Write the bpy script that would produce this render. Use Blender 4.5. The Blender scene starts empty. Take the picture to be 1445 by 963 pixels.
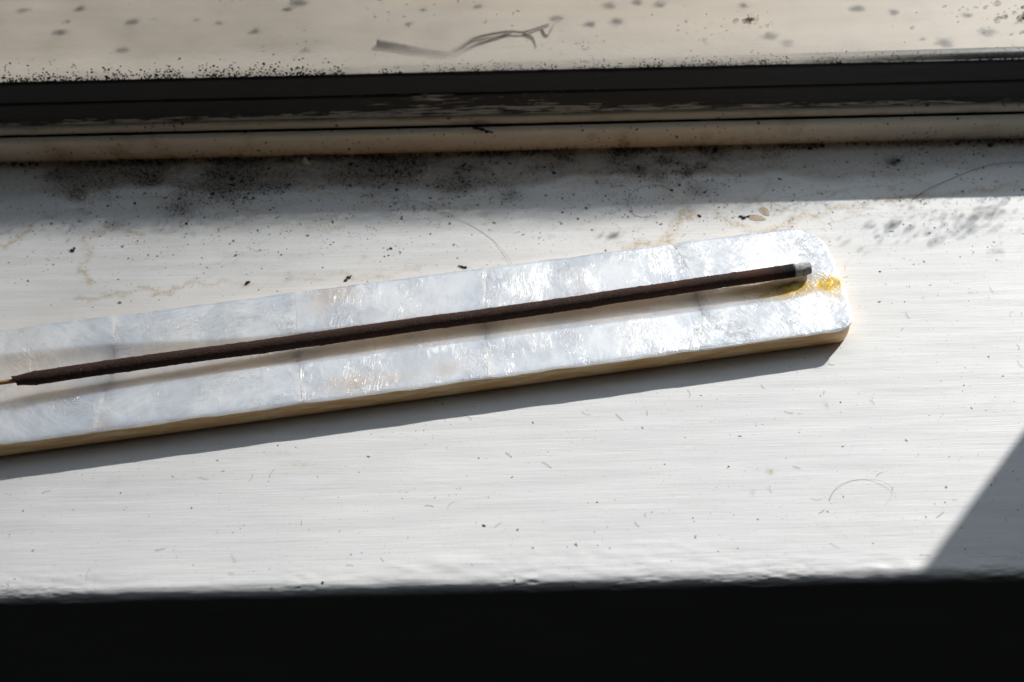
import bpy, bmesh, math, random
import numpy as np
random.seed(7)
RNG = np.random.default_rng(11)
MM = 0.001
scene = bpy.context.scene
COL = scene.collection

# ------------------------------------------------------------------ camera
PITCH = math.radians(52); DIST = 0.41; ROLL = math.radians(1.35); PW, PH = 1445, 963
LENS = 50.0; FPX = LENS / 36 * PW
CAM = np.array([0, -DIST * math.cos(PITCH), DIST * math.sin(PITCH)])
FW = np.array([0, math.cos(PITCH), -math.sin(PITCH)])
_u0 = np.cross([1, 0, 0], FW)
RT = math.cos(ROLL) * np.array([1, 0, 0]) - math.sin(ROLL) * _u0
UP = math.sin(ROLL) * np.array([1, 0, 0]) + math.cos(ROLL) * _u0
cd = bpy.data.cameras.new('camera'); cam = bpy.data.objects.new('camera', cd); COL.objects.link(cam)
from mathutils import Matrix, Vector
m = Matrix.Identity(4)
for i in range(3):
    m[i][0], m[i][1], m[i][2], m[i][3] = RT[i], UP[i], -FW[i], CAM[i]
cam.matrix_world = m
cd.lens = LENS; cd.sensor_width = 36; cd.clip_start = 0.01; cd.clip_end = 20
cd.dof.use_dof = True; cd.dof.focus_distance = 0.403; cd.dof.aperture_fstop = 10.5
scene.camera = cam

def ray(x, y): return FW + RT * ((x - PW / 2) / FPX) - UP * ((y - PH / 2) / FPX)
def onz(x, y, z=0.0):                       # photo pixel -> point (mm) on the level z (mm)
    d = ray(x, y); return (CAM + d * ((z * MM - CAM[2]) / d[2])) * 1000
def ony(x, y, Y):                           # photo pixel -> point (mm) on the upright plane y = Y (mm)
    d = ray(x, y); return (CAM + d * ((Y * MM - CAM[1]) / d[1])) * 1000

# ------------------------------------------------------------------ light
world = bpy.data.worlds.new('World'); scene.world = world; world.use_nodes = True
bg = world.node_tree.nodes['Background']; bg.inputs[0].default_value = (0.9, 0.95, 1, 1); bg.inputs[1].default_value = 0.0035
SAZ, SEL = math.radians(40.8), math.radians(32.5)
SUN = np.array([-math.sin(SAZ) * math.cos(SEL), -math.cos(SAZ) * math.cos(SEL), -math.sin(SEL)])
sl = bpy.data.lights.new('sun', 'SUN'); sl.energy = 4.3; sl.angle = math.radians(0.75); sl.color = (1, 0.958, 0.93)
so = bpy.data.objects.new('sun', sl); COL.objects.link(so)
so.rotation_euler = Vector(SUN).to_track_quat('-Z', 'Y').to_euler()
al = bpy.data.lights.new('window_skylight', 'AREA'); al.shape = 'RECTANGLE'; al.size = 1.6; al.size_y = 1.1
al.energy = 7.8; al.color = (0.79, 0.88, 1.0)
ao = bpy.data.objects.new('window_skylight', al); COL.objects.link(ao); ao.location = (0.15, 0.66, 1.2)
ao.rotation_euler = (Vector((0, 0, 0.0)) - ao.location).to_track_quat('-Z', 'Y').to_euler()
vs = scene.view_settings; vs.view_transform = 'Standard'; vs.look = 'None'; vs.gamma = 1; vs.exposure = 0.35; vs.use_curve_mapping = False

# ------------------------------------------------------------------ noise + mesh helpers
def _hash(ix, iy, seed):
    h = (ix.astype(np.int64) * 374761393 + iy.astype(np.int64) * 668265263 + seed * 1442695041) & 0xFFFFFFFF
    h = ((h ^ (h >> 13)) * 1274126177) & 0xFFFFFFFF
    return ((h ^ (h >> 16)) & 0xFFFF) / 65535.0
def vn(x, y, seed=0):
    x = np.asarray(x, float); y = np.asarray(y, float); x, y = np.broadcast_arrays(x, y)
    ix = np.floor(x); iy = np.floor(y); fx = x - ix; fy = y - iy
    fx = fx * fx * (3 - 2 * fx); fy = fy * fy * (3 - 2 * fy)
    a = _hash(ix, iy, seed); b = _hash(ix + 1, iy, seed); c = _hash(ix, iy + 1, seed); d = _hash(ix + 1, iy + 1, seed)
    return (a * (1 - fx) + b * fx) * (1 - fy) + (c * (1 - fx) + d * fx) * fy
def fbm(x, y, seed=0, o=4):
    s = 0; a = 0.5; t = 0
    for k in range(o):
        s = s + a * vn(x * 2 ** k, y * 2 ** k, seed + 17 * k); t += a; a *= 0.5
    return s / t
def sst(a, b, x):
    t = np.clip((x - a) / (b - a), 0, 1); return t * t * (3 - 2 * t)

def link(name, me, mat, parent=None, smooth=True):
    o = bpy.data.objects.new(name, me); COL.objects.link(o)
    if mat: me.materials.append(mat)
    if smooth: me.polygons.foreach_set('use_smooth', np.ones(len(me.polygons), bool))
    if parent: o.parent = parent
    return o
def mesh_np(name, V, F):
    """V (n,3) in mm, F (m,k) ints"""
    me = bpy.data.meshes.new(name); F = np.asarray(F, np.int32); k = F.shape[1]
    me.vertices.add(len(V)); me.vertices.foreach_set('co', (np.asarray(V, np.float32) * MM).ravel())
    me.loops.add(F.size); me.loops.foreach_set('vertex_index', F.ravel())
    me.polygons.add(len(F)); me.polygons.foreach_set('loop_start', np.arange(0, F.size, k, dtype=np.int32))
    me.polygons.foreach_set('loop_total', np.full(len(F), k, np.int32))
    me.update(calc_edges=True); me.validate(); return me
def grid_faces(nr, nc, wrap=False):
    i = np.arange(nr - 1)[:, None]; j = np.arange(nc if wrap else nc - 1)[None, :]; jn = (j + 1) % nc
    a = i * nc + j; b = i * nc + jn; c = (i + 1) * nc + jn; d = (i + 1) * nc + j
    return np.stack([a, b, c, d], -1).reshape(-1, 4)
def attr(me, name, rgb):
    a = me.color_attributes.new(name, 'FLOAT_COLOR', 'POINT')
    arr = np.ones((len(me.vertices), 4), np.float32); arr[:, :3] = rgb; a.data.foreach_set('color', arr.ravel())
def empty(name, loc=(0, 0, 0)):
    o = bpy.data.objects.new(name, None); COL.objects.link(o); o.location = [c * MM for c in loc]; o.empty_display_size = 0.01; return o
def tag(o, label=None, cat=None, group=None, kind=None):
    for k, v in (('label', label), ('category', cat), ('group', group), ('kind', kind)):
        if v: o[k] = v
    return o
def tube_np(P, rad, seg=8, cap=True, flat=1.0, jit=0.0):
    """tube round polyline P (n,3) mm with radii rad; returns V,F(quads; caps as degenerate fans)"""
    P = np.asarray(P, float); n = len(P); rad = np.broadcast_to(rad, (n,)).astype(float)
    T = np.gradient(P, axis=0); T /= np.linalg.norm(T, axis=1)[:, None] + 1e-12
    A = np.cross(T, [0, 0, 1.0]); l = np.linalg.norm(A, axis=1)[:, None]; A = np.where(l < 1e-6, [1.0, 0, 0], A / (l + 1e-12)); B = np.cross(A, T)
    th = np.linspace(0, 2 * math.pi, seg, endpoint=False)
    r = rad[:, None] * (1 + jit * (RNG.random((n, seg)) - .5))
    V = P[:, None, :] + A[:, None, :] * (np.cos(th)[None, :] * r)[..., None] + B[:, None, :] * (np.sin(th)[None, :] * r * flat)[..., None]
    V = V.reshape(-1, 3); F = grid_faces(n, seg, True)
    if cap:
        V = np.vstack([V, P[:1], P[-1:]]); k0, k1 = n * seg, n * seg + 1
        j = np.arange(0, seg, 2); c1 = np.stack([np.full_like(j, k0), (j + 2) % seg, (j + 1) % seg, j], -1)
        b = (n - 1) * seg; c2 = np.stack([np.full_like(j, k1), b + j, b + (j + 1) % seg, b + (j + 2) % seg], -1)
        F = np.vstack([F, c1, c2])
    return V, F
def spline(P, n=40):
    P = np.asarray(P, float); t = np.arange(len(P)); tt = np.linspace(0, len(P) - 1, n); out = []
    Q = np.vstack([2 * P[0] - P[1], P, 2 * P[-1] - P[-2]])
    for s in tt:
        i = min(int(s), len(P) - 2); f = s - i; a, b, c, d = Q[i], Q[i + 1], Q[i + 2], Q[i + 3]
        out.append(.5 * (2 * b + (c - a) * f + (2 * a - 5 * b + 4 * c - d) * f * f + (3 * b - a - 3 * c + d) * f ** 3))
    return np.array(out)
def joinVF(L):
    V = []; F = []; k = 0
    for v, f in L: V.append(v); F.append(np.asarray(f) + k); k += len(v)
    return np.vstack(V), np.vstack(F)

# ------------------------------------------------------------------ node helper
class NT:
    def __init__(s, name):
        s.m = bpy.data.materials.new(name); s.m.use_nodes = True; s.t = s.m.node_tree; s.b = s.t.nodes['Principled BSDF']; s.out = s.t.nodes['Material Output']
    def n(s, typ, props=None, **ins):
        nd = s.t.nodes.new(typ)
        for k, v in (props or {}).items(): setattr(nd, k, v)
        for k, v in ins.items():
            key = int(k[1:]) if k[0] == '_' and k[1:].isdigit() else k.replace('_', ' ')
            s.set(nd.inputs[key], v)
        return nd
    def set(s, sock, v):
        if isinstance(v, bpy.types.NodeSocket): s.t.links.new(v, sock)
        elif isinstance(v, (tuple, list)) and len(v) == 3 and sock.type == 'RGBA': sock.default_value = (*v, 1)
        else: sock.default_value = v
    def p(s, **kw):
        for k, v in kw.items(): s.set(s.b.inputs[k.replace('_', ' ')], v)
    def math(s, op, a, b=0.0, c=0.0, clamp=False):
        nd = s.t.nodes.new('ShaderNodeMath'); nd.operation = op; nd.use_clamp = clamp
        for i, v in enumerate((a, b, c)): s.set(nd.inputs[i], v)
        return nd.outputs[0]
    def mix(s, f, a, b, mode='MIX'):
        nd = s.t.nodes.new('ShaderNodeMix'); nd.data_type = 'RGBA'; nd.blend_type = mode
        s.set(nd.inputs[0], f); s.set(nd.inputs[6], a); s.set(nd.inputs[7], b); return nd.outputs[2]
    def ramp(s, f, a, b, lo=0.0, hi=1.0):
        nd = s.t.nodes.new('ShaderNodeMapRange'); nd.interpolation_type = 'SMOOTHSTEP'
        for i, v in enumerate((f, a, b, lo, hi)): s.set(nd.inputs[i], v)
        return nd.outputs[0]
    def co(s): return s.n('ShaderNodeTexCoord').outputs['Object']
    def map(s, v, scale=(1, 1, 1), rot=(0, 0, 0), loc=(0, 0, 0)):
        nd = s.n('ShaderNodeMapping'); s.set(nd.inputs[0], v); nd.inputs[1].default_value = loc; nd.inputs[2].default_value = rot; nd.inputs[3].default_value = scale; return nd.outputs[0]
    def noise(s, v, scale, detail=3, rough=.55, dist=0.0):
        nd = s.n('ShaderNodeTexNoise'); s.set(nd.inputs['Vector'], v); nd.inputs['Scale'].default_value = scale; nd.inputs['Detail'].default_value = detail; nd.inputs['Roughness'].default_value = rough; nd.inputs['Distortion'].default_value = dist; return nd.outputs[0]
    def bump(s, h, strength, dist, normal=None):
        nd = s.n('ShaderNodeBump'); s.set(nd.inputs['Height'], h); nd.inputs['Strength'].default_value = strength; nd.inputs['Distance'].default_value = dist
        if normal: s.set(nd.inputs['Normal'], normal)
        return nd.outputs[0]
    def att(s, name):
        a = s.n('ShaderNodeAttribute', {'attribute_name': name}); sep = s.n('ShaderNodeSeparateColor'); s.set(sep.inputs[0], a.outputs['Color']); return sep.outputs
    def specks(s, v, scale, dens, rmax=.45, soft=.08):
        """random round specks: one per voronoi cell, present where its random number < dens"""
        nd = s.n('ShaderNodeTexVoronoi'); s.set(nd.inputs['Vector'], v); nd.inputs['Scale'].default_value = scale
        sep = s.n('ShaderNodeSeparateColor'); s.set(sep.inputs[0], nd.outputs['Color'])
        rad = s.math('MULTIPLY_ADD', sep.outputs[1], rmax * .7, rmax * .3)
        inside = s.ramp(s.math('SUBTRACT', rad, nd.outputs['Distance']), 0.0, soft)
        on = s.math('LESS_THAN', sep.outputs[0], dens)
        return s.math('MULTIPLY', inside, on)

# ------------------------------------------------------------------ materials
def mat_sill():
    t = NT('white_brushed_paint'); co = t.co(); R, G, B = t.att('wear')[:3]
    base = t.mix(t.ramp(t.noise(t.map(co, (25, 260, 60)), 1, 4), .3, .7), (.70, .70, .695), (.78, .78, .775))
    base = t.mix(t.math('MULTIPLY', t.ramp(t.noise(co, 40, 3), .35, .75), .25), base, (.66, .67, .68))
    grain = t.noise(t.map(co, (55, 1900, 900)), 1, 4, .7, .1); base = t.mix(t.math('MULTIPLY', t.math('MULTIPLY', t.ramp(grain, .52, .74), t.ramp(t.noise(t.map(co, (12, 60, 12)), 1, 3), .3, .7)), .22), base, (.50, .50, .50))
    dirty = t.mix(t.noise(co, 300, 3), (.26, .22, .175), (.36, .33, .295))
    base = t.mix(t.math('MULTIPLY', R, t.ramp(t.noise(co, 500, 5, .7), .25, .65, .6, 1.0)), base, dirty)
    edge = t.math('MULTIPLY', B, t.ramp(t.noise(co, 900, 4, .7), .3, .65))
    base = t.mix(edge, base, (.42, .29, .12))
    warp = t.map(co)
    w = t.n('ShaderNodeVectorMath', {'operation': 'MULTIPLY_ADD'}); t.set(w.inputs[0], t.n('ShaderNodeTexNoise', Vector=co, Scale=900.0).outputs['Color']); w.inputs[1].default_value = (.0018,) * 3; t.set(w.inputs[2], co)
    s1 = t.specks(w.outputs[0], 800, t.math('MULTIPLY', G, .45), .48, .12)
    s2 = t.specks(w.outputs[0], 1500, t.math('MULTIPLY', G, .55), .5, .2)
    s3 = t.specks(w.outputs[0], 260, t.math('MULTIPLY', t.math('POWER', G, 2.0), .35), .42, .3)
    Gc = t.math('MINIMUM', G, .85)
    fine = t.noise(co, 1500, 5, .72, .15)
    n1 = t.ramp(t.math('SUBTRACT', fine, t.math('MULTIPLY_ADD', Gc, -.155, .655)), 0, .03)
    haze = t.math('MULTIPLY', t.ramp(t.math('ADD', Gc, t.math('MULTIPLY', t.math('SUBTRACT', t.noise(co, 420, 6, .78), .5), 1.3)), .15, .9), .42)
    base = t.mix(haze, base, (.20, .185, .165))
    sp = t.math('MAXIMUM', t.math('MAXIMUM', t.math('MULTIPLY', s1, .9), t.math('MULTIPLY', s2, .9)), t.math('MAXIMUM', t.math('MULTIPLY', s3, .85), n1))
    base = t.mix(t.math('MULTIPLY', sp, .93), base, t.mix(t.noise(co, 200), (.012, .012, .012), (.045, .036, .025)))
    dots = t.specks(w.outputs[0], 330, .04, .10, .06)
    base = t.mix(t.math('MULTIPLY', dots, .8), base, (.25, .17, .1))
    dots2 = t.specks(w.outputs[0], 800, .05, .2, .1)
    base = t.mix(t.math('MULTIPLY', dots2, .6), base, (.2, .16, .12))
    t.p(Base_Color=base, Roughness=t.ramp(t.noise(t.map(co, (40, 500, 100)), 1, 3), .2, .8, .42, .58), Specular_IOR_Level=.4)
    h = t.math('ADD', t.noise(t.map(co, (60, 1500, 1500)), 1, 5, .68), t.math('MULTIPLY', t.noise(t.map(co, (22, 420, 420)), 1, 3), 1.0))
    h = t.math('ADD', h, t.math('MULTIPLY', sp, .35))
    t.p(Normal=t.bump(h, .5, .00017)); return t.m
def mat_frame(name, col, dirtcol):
    t = NT(name); co = t.co(); R, G, B = t.att('wear')[:3]
    base = t.mix(t.noise(t.map(co, (60, 200, 200)), 1, 4), tuple(c * .86 for c in col), col)
    base = t.mix(t.math('MULTIPLY', R, t.ramp(t.noise(co, 420, 5, .7), .3, .62, .35, 1)), base, dirtcol)
    w = t.n('ShaderNodeVectorMath', {'operation': 'MULTIPLY_ADD'}); t.set(w.inputs[0], t.n('ShaderNodeTexNoise', Vector=co, Scale=900.0).outputs['Color']); w.inputs[1].default_value = (.0016,) * 3; t.set(w.inputs[2], co)
    sp = t.math('MAXIMUM', t.specks(w.outputs[0], 620, G, .5, .12), t.specks(w.outputs[0], 1500, G, .5, .15))
    base = t.mix(sp, base, (.025, .022, .018))
    t.p(Base_Color=base, Roughness=.42, Normal=t.bump(t.noise(t.map(co, (80, 500, 500)), 1, 4), .4, .0002)); return t.m
def mat_rubber(name, col, streak):
    t = NT(name); co = t.co(); R = t.att('wear')[0]
    n = t.noise(t.map(co, (110, 1800, 1800)), 1, 5, .7, .3)
    thr = t.math('MULTIPLY_ADD', R, -.42, .86)
    st = t.ramp(t.math('SUBTRACT', n, thr), 0, .07)
    dust = t.ramp(t.noise(co, 1400, 4, .8), .62, .8)
    base = t.mix(t.noise(t.map(co, (30, 900, 900)), 1, 4), tuple(c * .7 for c in col), tuple(c * 1.5 for c in col))
    base = t.mix(t.math('MULTIPLY', dust, .12), base, (.4, .4, .42))
    base = t.mix(t.math('MULTIPLY', st, streak), base, (.45, .45, .43))
    t.p(Base_Color=base, Roughness=.55, Normal=t.bump(t.noise(t.map(co, (40, 1600, 1600)), 1, 5, .65), .6, .0002)); return t.m
def mat_wood():
    t = NT('pale_tan_wood'); co = t.co()
    g = t.noise(t.map(co, (18, 700, 700)), 1, 5, .6, .2)
    base = t.mix(t.ramp(g, .38, .62), (.78, .47, .20), (.95, .69, .39))
    base = t.mix(t.math('MULTIPLY', t.ramp(t.noise(t.map(co, (12, 90, 250)), 1, 3), .5, .8), .5), base, (.68, .41, .17))
    t.p(Base_Color=base, Roughness=.5, Normal=t.bump(g, .3, .00015)); return t.m
def mat_pearl():
    t = NT('mother_of_pearl'); co = t.co(); Y, T, S = t.att('wear')[:3]
    seed = t.n('ShaderNodeAttribute', {'attribute_type': 'OBJECT', 'attribute_name': 'seed'}).outputs['Fac']
    rot = t.n('ShaderNodeVectorRotate', {'rotation_type': 'Z_AXIS'}); t.set(rot.inputs['Vector'], co); t.set(rot.inputs['Angle'], t.math('MULTIPLY', seed, 5.3))
    off = t.n('ShaderNodeCombineXYZ'); t.set(off.inputs[0], t.math('MULTIPLY', seed, .37)); t.set(off.inputs[2], t.math('MULTIPLY', seed, .61))
    ad = t.n('ShaderNodeVectorMath', {'operation': 'ADD'}); t.set(ad.inputs[0], rot.outputs[0]); t.set(ad.inputs[1], off.outputs[0]); v = ad.outputs[0]
    wn = t.n('ShaderNodeTexNoise', Vector=v, Scale=55.0, Detail=3.0)
    w = t.n('ShaderNodeVectorMath', {'operation': 'MULTIPLY_ADD'}); t.set(w.inputs[0], wn.outputs['Color']); w.inputs[1].default_value = (.012, .012, .006); t.set(w.inputs[2], v); wv = w.outputs[0]
    cloud = t.noise(wv, 62, 5, .62)
    fib = t.noise(t.map(wv, (160, 1100, 500)), 1, 5, .68, .5)
    fib2 = t.noise(t.map(wv, (1000, 260, 500), (0, 0, .5)), 1, 4, .65, .4)
    f = t.math('MULTIPLY_ADD', fib, .30, t.math('MULTIPLY', cloud, .85))
    base = t.mix(t.ramp(f, .42, .70), (.62, .64, .68), (.90, .90, .905))
    base = t.mix(t.math('MULTIPLY', t.ramp(t.noise(v, 40, 2), .45, .7), .35), base, (.68, .71, .76))
    base = t.mix(t.math('MULTIPLY', T, t.ramp(t.math('ADD', fib, t.math('MULTIPLY', cloud, .5)), .5, .95, .25, .9)), base, (.66, .48, .30))
    base = t.mix(t.math('MULTIPLY', Y, t.ramp(fib2, .3, .65, .6, 1.0)), base, t.mix(t.ramp(t.noise(co, 420, 4, .7), .40, .60), (.50, .28, .008), (.72, .46, .0)))
    base = t.mix(t.math('MULTIPLY', S, .4), base, (.84, .79, .70))
    h1 = t.math('MULTIPLY_ADD', fib, .55, t.math('MULTIPLY', fib2, .40))
    patch = t.ramp(t.noise(v, 60, 3, .6), .40, .68, .15, 1.0)
    h = t.math('ADD', t.math('MULTIPLY', h1, patch), t.math('MULTIPLY', cloud, 1.3))
    rg = t.noise(t.map(wv, (260, 620, 400), (0, 0, 1.1)), 1, 3, .6, .8); rg = t.ramp(t.math('ABSOLUTE', t.math('SUBTRACT', rg, .5)), 0.0, .035, 1.0, 0.0)
    h = t.math('ADD', h, t.math('MULTIPLY', rg, t.ramp(t.noise(v, 85, 3, .6), .50, .66, 0.0, .38)))
    nrm = t.bump(h, .8, .0005)
    t.p(Base_Color=base, Roughness=.36, Specular_IOR_Level=t.math('SUBTRACT', .75, t.math('MULTIPLY', Y, .65), clamp=True), Metallic=.12, Subsurface_Weight=t.math('MULTIPLY', t.math('SUBTRACT', .97, t.math('MULTIPLY', Y, 1.1), clamp=True), t.math('SUBTRACT', 1.0, t.att('border')[0], clamp=True)), Subsurface_Scale=1.0, Coat_Weight=t.math('SUBTRACT', .5, t.math('MULTIPLY', Y, .4), clamp=True), Coat_Roughness=.2, Normal=nrm)
    t.b.inputs['Subsurface Radius'].default_value = (.018, .0145, .011)
    t.set(t.b.inputs['Coat Normal'], t.bump(h, 1.0, .0007)); t.b.subsurface_method = 'BURLEY'; return t.m
def mat_incense():
    t = NT('dark_incense_paste'); co = t.co(); A, Cc, Rr = t.att('burn')[:3]
    g = t.noise(co, 2000, 5, .8); l = t.noise(co, 120, 3)
    base = t.mix(t.ramp(g, .36, .66), (.022, .012, .009), (.098, .055, .041))
    base = t.mix(t.math('MULTIPLY', t.ramp(l, .35, .75), .5), base, (.055, .027, .018))
    base = t.mix(t.math('MULTIPLY', Rr, .8), base, (.10, .042, .026))
    base = t.mix(t.math('MULTIPLY', Cc, .95), base, (.016, .015, .016))
    base = t.mix(t.math('MULTIPLY', t.specks(co, 700, .03, .25, .1), .6), base, (.3, .25, .22))
    ash = t.mix(t.ramp(t.noise(co, 900, 4, .7), .35, .7), (.36, .36, .36), (.72, .72, .71))
    base = t.mix(A, base, ash)
    t.p(Base_Color=base, Roughness=.85, Specular_IOR_Level=.25, Normal=t.bump(g, 1.0, .0004)); return t.m
def mat_plain(name, col, rough=.6, nscale=600, var=.35, bump=.3, dist=.0002):
    t = NT(name); co = t.co(); n = t.noise(co, nscale, 4, .65)
    t.p(Base_Color=t.mix(n, tuple(c * (1 - var) for c in col), tuple(c * (1 + var) for c in col)), Roughness=rough, Normal=t.bump(n, bump, dist)); return t.m
def mat_vcol(name, rough=.8):
    t = NT(name); a = t.n('ShaderNodeAttribute', {'attribute_name': 'tint'}); t.p(Base_Color=a.outputs['Color'], Roughness=rough); return t.m
def mat_glass():
    t = NT('window_glass'); co = t.co()
    tr = t.n('ShaderNodeBsdfTransparent'); tr.inputs[0].default_value = (.97, .98, .975, 1)
    gl = t.n('ShaderNodeBsdfGlossy'); gl.inputs['Roughness'].default_value = .02
    lw = t.n('ShaderNodeLayerWeight', Blend=.5); fr = t.math('MULTIPLY_ADD', t.math('POWER', lw.outputs['Facing'], 5.0), .9, .04)
    mx = t.n('ShaderNodeMixShader'); t.set(mx.inputs[0], fr); t.set(mx.inputs[1], tr.outputs[0]); t.set(mx.inputs[2], gl.outputs[0])
    df = t.n('ShaderNodeBsdfDiffuse'); df.inputs[0].default_value = (.32, .31, .29, 1)
    sx = t.n('ShaderNodeSeparateXYZ'); t.set(sx.inputs[0], co)
    dim_film = t.math('MULTIPLY', t.ramp(t.noise(t.map(co, (30, 30, 60)), 1, 4), .3, .8, .6, 1.0), t.ramp(sx.outputs[0], .11, -.09, .008, .31))  # dirty layer added, denser leftward, to dim the sunlight on that side
    foot = t.math('MULTIPLY', t.ramp(sx.outputs[2], .0385, .0272, 0, .9), t.ramp(sx.outputs[0], .15, .06, 0.0, 1.0))  # haze low on the pane, thickened to soften the frame's shadow edge
    foot = t.math('MULTIPLY', foot, t.ramp(t.noise(t.map(co, (60, 60, 200)), 1, 5, .7), .3, .65, .55, 1.0))
    tl = t.n('ShaderNodeBsdfTranslucent'); tl.inputs[0].default_value = (.55, .52, .47, 1)
    dm = t.n('ShaderNodeMixShader'); dm.inputs[0].default_value = .65; t.set(dm.inputs[1], df.outputs[0]); t.set(dm.inputs[2], tl.outputs[0])
    m2 = t.n('ShaderNodeMixShader'); t.set(m2.inputs[0], dim_film); t.set(m2.inputs[1], mx.outputs[0]); t.set(m2.inputs[2], df.outputs[0])
    m3 = t.n('ShaderNodeMixShader'); t.set(m3.inputs[0], foot); t.set(m3.inputs[1], m2.outputs[0]); t.set(m3.inputs[2], dm.outputs[0]); m2 = m3
    t.t.links.new(m2.outputs[0], t.out.inputs[0]); return t.m
def mat_ledge():
    t = NT('cream_ledge_paint'); co = t.co(); R, G = t.att('wear')[:2]
    base = t.mix(t.noise(t.map(co, (25, 180, 20)), 1, 5), (.33, .285, .228), (.46, .40, .33))
    base = t.mix(t.math('MULTIPLY', t.ramp(t.noise(co, 70, 4), .5, .8), .35), base, (.25, .225, .195))
    base = t.mix(t.math('MULTIPLY', R, .95), base, (.05, .05, .048))
    base = t.mix(t.math('MULTIPLY', t.specks(co, 170, .09, .25, .2), .5), base, (.10, .10, .095))
    t.p(Base_Color=base, Roughness=.5, Normal=t.bump(t.noise(t.map(co, (40, 300, 300)), 1, 3), .3, .0002)); return t.m
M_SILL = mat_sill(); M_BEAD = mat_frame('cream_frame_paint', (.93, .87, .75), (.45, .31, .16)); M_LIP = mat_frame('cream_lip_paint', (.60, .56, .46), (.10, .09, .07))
M_RUB1 = mat_rubber('olive_black_rubber', (.010, .0095, .008), .85); M_RUB2 = mat_rubber('blue_black_rubber', (.013, .0135, .018), .4)
M_WOOD = mat_wood(); M_PEARL = mat_pearl(); M_INC = mat_incense(); M_GLASS = mat_glass(); M_LEDGE = mat_ledge()
M_BAMBOO = mat_plain('bamboo', (.42, .22, .07), .5, 500); M_HAIR = mat_plain('hair_brown', (.07, .045, .03), .4); M_HAIRL = mat_plain('hair_pale', (.34, .25, .16), .4)
M_BLACK = mat_plain('black_grit', (.018, .017, .016), .8, 2000); M_TWIG = mat_plain('dry_twig_bark', (.24, .205, .18), .85, 700, .4, .6, .0004)
M_WING = mat_plain('husk_brown', (.44, .34, .23), .5, 900, .4); M_FLAKE = mat_plain('paint_flake_white', (.62, .60, .55), .5, 900, .15)
M_SPACER = mat_frame('grey_outer_bead', (.125, .13, .12), (.03, .03, .025)); M_DARK = mat_plain('recess_shade', (.012, .011, .010), .9)  # recess colour is near-black to stand in for shade
def mat_blot():
    t = NT('shadow_blot_dirt'); t.p(Base_Color=(.16, .14, .12), Roughness=.9, Alpha=t.ramp(t.noise(t.co(), 900, 4, .7), .3, .7, .06, .30)); return t.m
M_BLOT = mat_blot(); M_VCOL = mat_vcol('dust_tints'); M_PUTTY = mat_plain('white_jamb_paint', (.62, .62, .60), .5, 80, .06)

# ------------------------------------------------------------------ window sill (structure)
YB, YN, RN = 78.0, -79.6, 3.6               # back line, nose, nose radius (mm)
JAMB = onz(1445, 600); _b = onz(1290, 810); _k = (96.0 - JAMB[1]) / (_b[1] - JAMB[1]); XJ = JAMB[0] + (_b[0] - JAMB[0]) * _k
xs = np.concatenate([np.linspace(-520, -182, 40)[:-1], np.arange(-182, 182, .42), np.linspace(182, XJ + 60, 24)])
yt = np.concatenate([np.linspace(96, 80, 8)[:-1], np.arange(80, YN + RN, -.40)])
th = np.linspace(0, math.pi / 2, 26)[1:]
py = np.concatenate([yt, YN + RN - RN * np.sin(th), np.full(14, YN)])
pz = np.concatenate([np.zeros(len(yt)), RN * np.cos(th) - RN, -RN - np.linspace(.5, 95, 14) ** 1.0])
ny = np.concatenate([np.zeros(len(yt)), -np.sin(th), -np.ones(14)]); nz = np.concatenate([np.ones(len(yt)), np.cos(th), np.zeros(14)])
arc = np.concatenate([[0], np.cumsum(np.hypot(np.diff(py), np.diff(pz)))])
X, S = np.meshgrid(xs, arc); Yp = np.broadcast_to(py[:, None], X.shape); Zp = np.broadcast_to(pz[:, None], X.shape)
near_nose = np.exp(-((arc - arc[len(yt) - 1] - 2.0) / 5.0) ** 2)[:, None] * (arc < arc[len(yt) - 1] + 12)[:, None]
disp = .030 * (fbm(X / 34, S / 1.1, 3, 3) - .5) + .10 * (fbm(X / 40, S / 25, 5, 3) - .5) + .05 * (fbm(X / 9, S / 7, 6, 3) - .5)
disp = disp + near_nose * (.38 * (fbm(X / 3.5, S / 1.0, 14, 4) - .5) * sst(.45, .6, vn(X / 14, 0, 15)) + .32 * (fbm(X / 9, S / 2.2, 8, 4) - .5) + .35 * (fbm(X / 42, S / 6, 9, 2) - .5))
for (px, py_, w, hgt, ln) in [(880, 790, 5, .35, 26), (500, 812, 3, .3, 9), (590, 805, 3, .3, 8), (640, 795, 2.5, .25, 6), (1255, 803, 4, .4, 12), (1170, 740, 2, .1, 3), (1015, 657, 2, .12, 3)]:
    c = onz(px, py_); disp = disp + .5 * hgt * np.exp(-((X - c[0]) / ln) ** 2 - ((Yp - c[1]) / w) ** 2) * (.4 + 1.2 * vn(X / 4, S / 1.5, 12))
# paint ridge where the sill meets the bead
disp = disp + .35 * np.exp(-((Yp - YB) / 1.2) ** 2) * (.3 + fbm(X / 5, S, 21, 3)) * (Zp > -.1)
V = np.stack([X, Yp + disp * ny[:, None], Zp + disp * nz[:, None]], -1).reshape(-1, 3)
me = mesh_np('window_sill', V, grid_faces(len(arc), len(xs))[:, ::-1])
b = YB - Yp                                   # distance from the bead
xf = sst(-175, -125, X) * (1 - .75 * sst(60, 125, X))
cl = fbm(X / 17, Yp / 9, 31, 4)
edge_n = 10 + 14 * fbm(X / 28, X * 0 + .3, 33, 3)
grime = (1 - sst(edge_n * .8, edge_n * 1.05, b)) * (.3 + .7 * xf) * (.60 + .55 * cl)
grime = np.maximum(grime, .55 * np.exp(-b / 3.0)) + .30 * sst(.5, .72, fbm(X / 12, Yp / 6, 35, 4)) * np.exp(-b / 26) * xf
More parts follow.
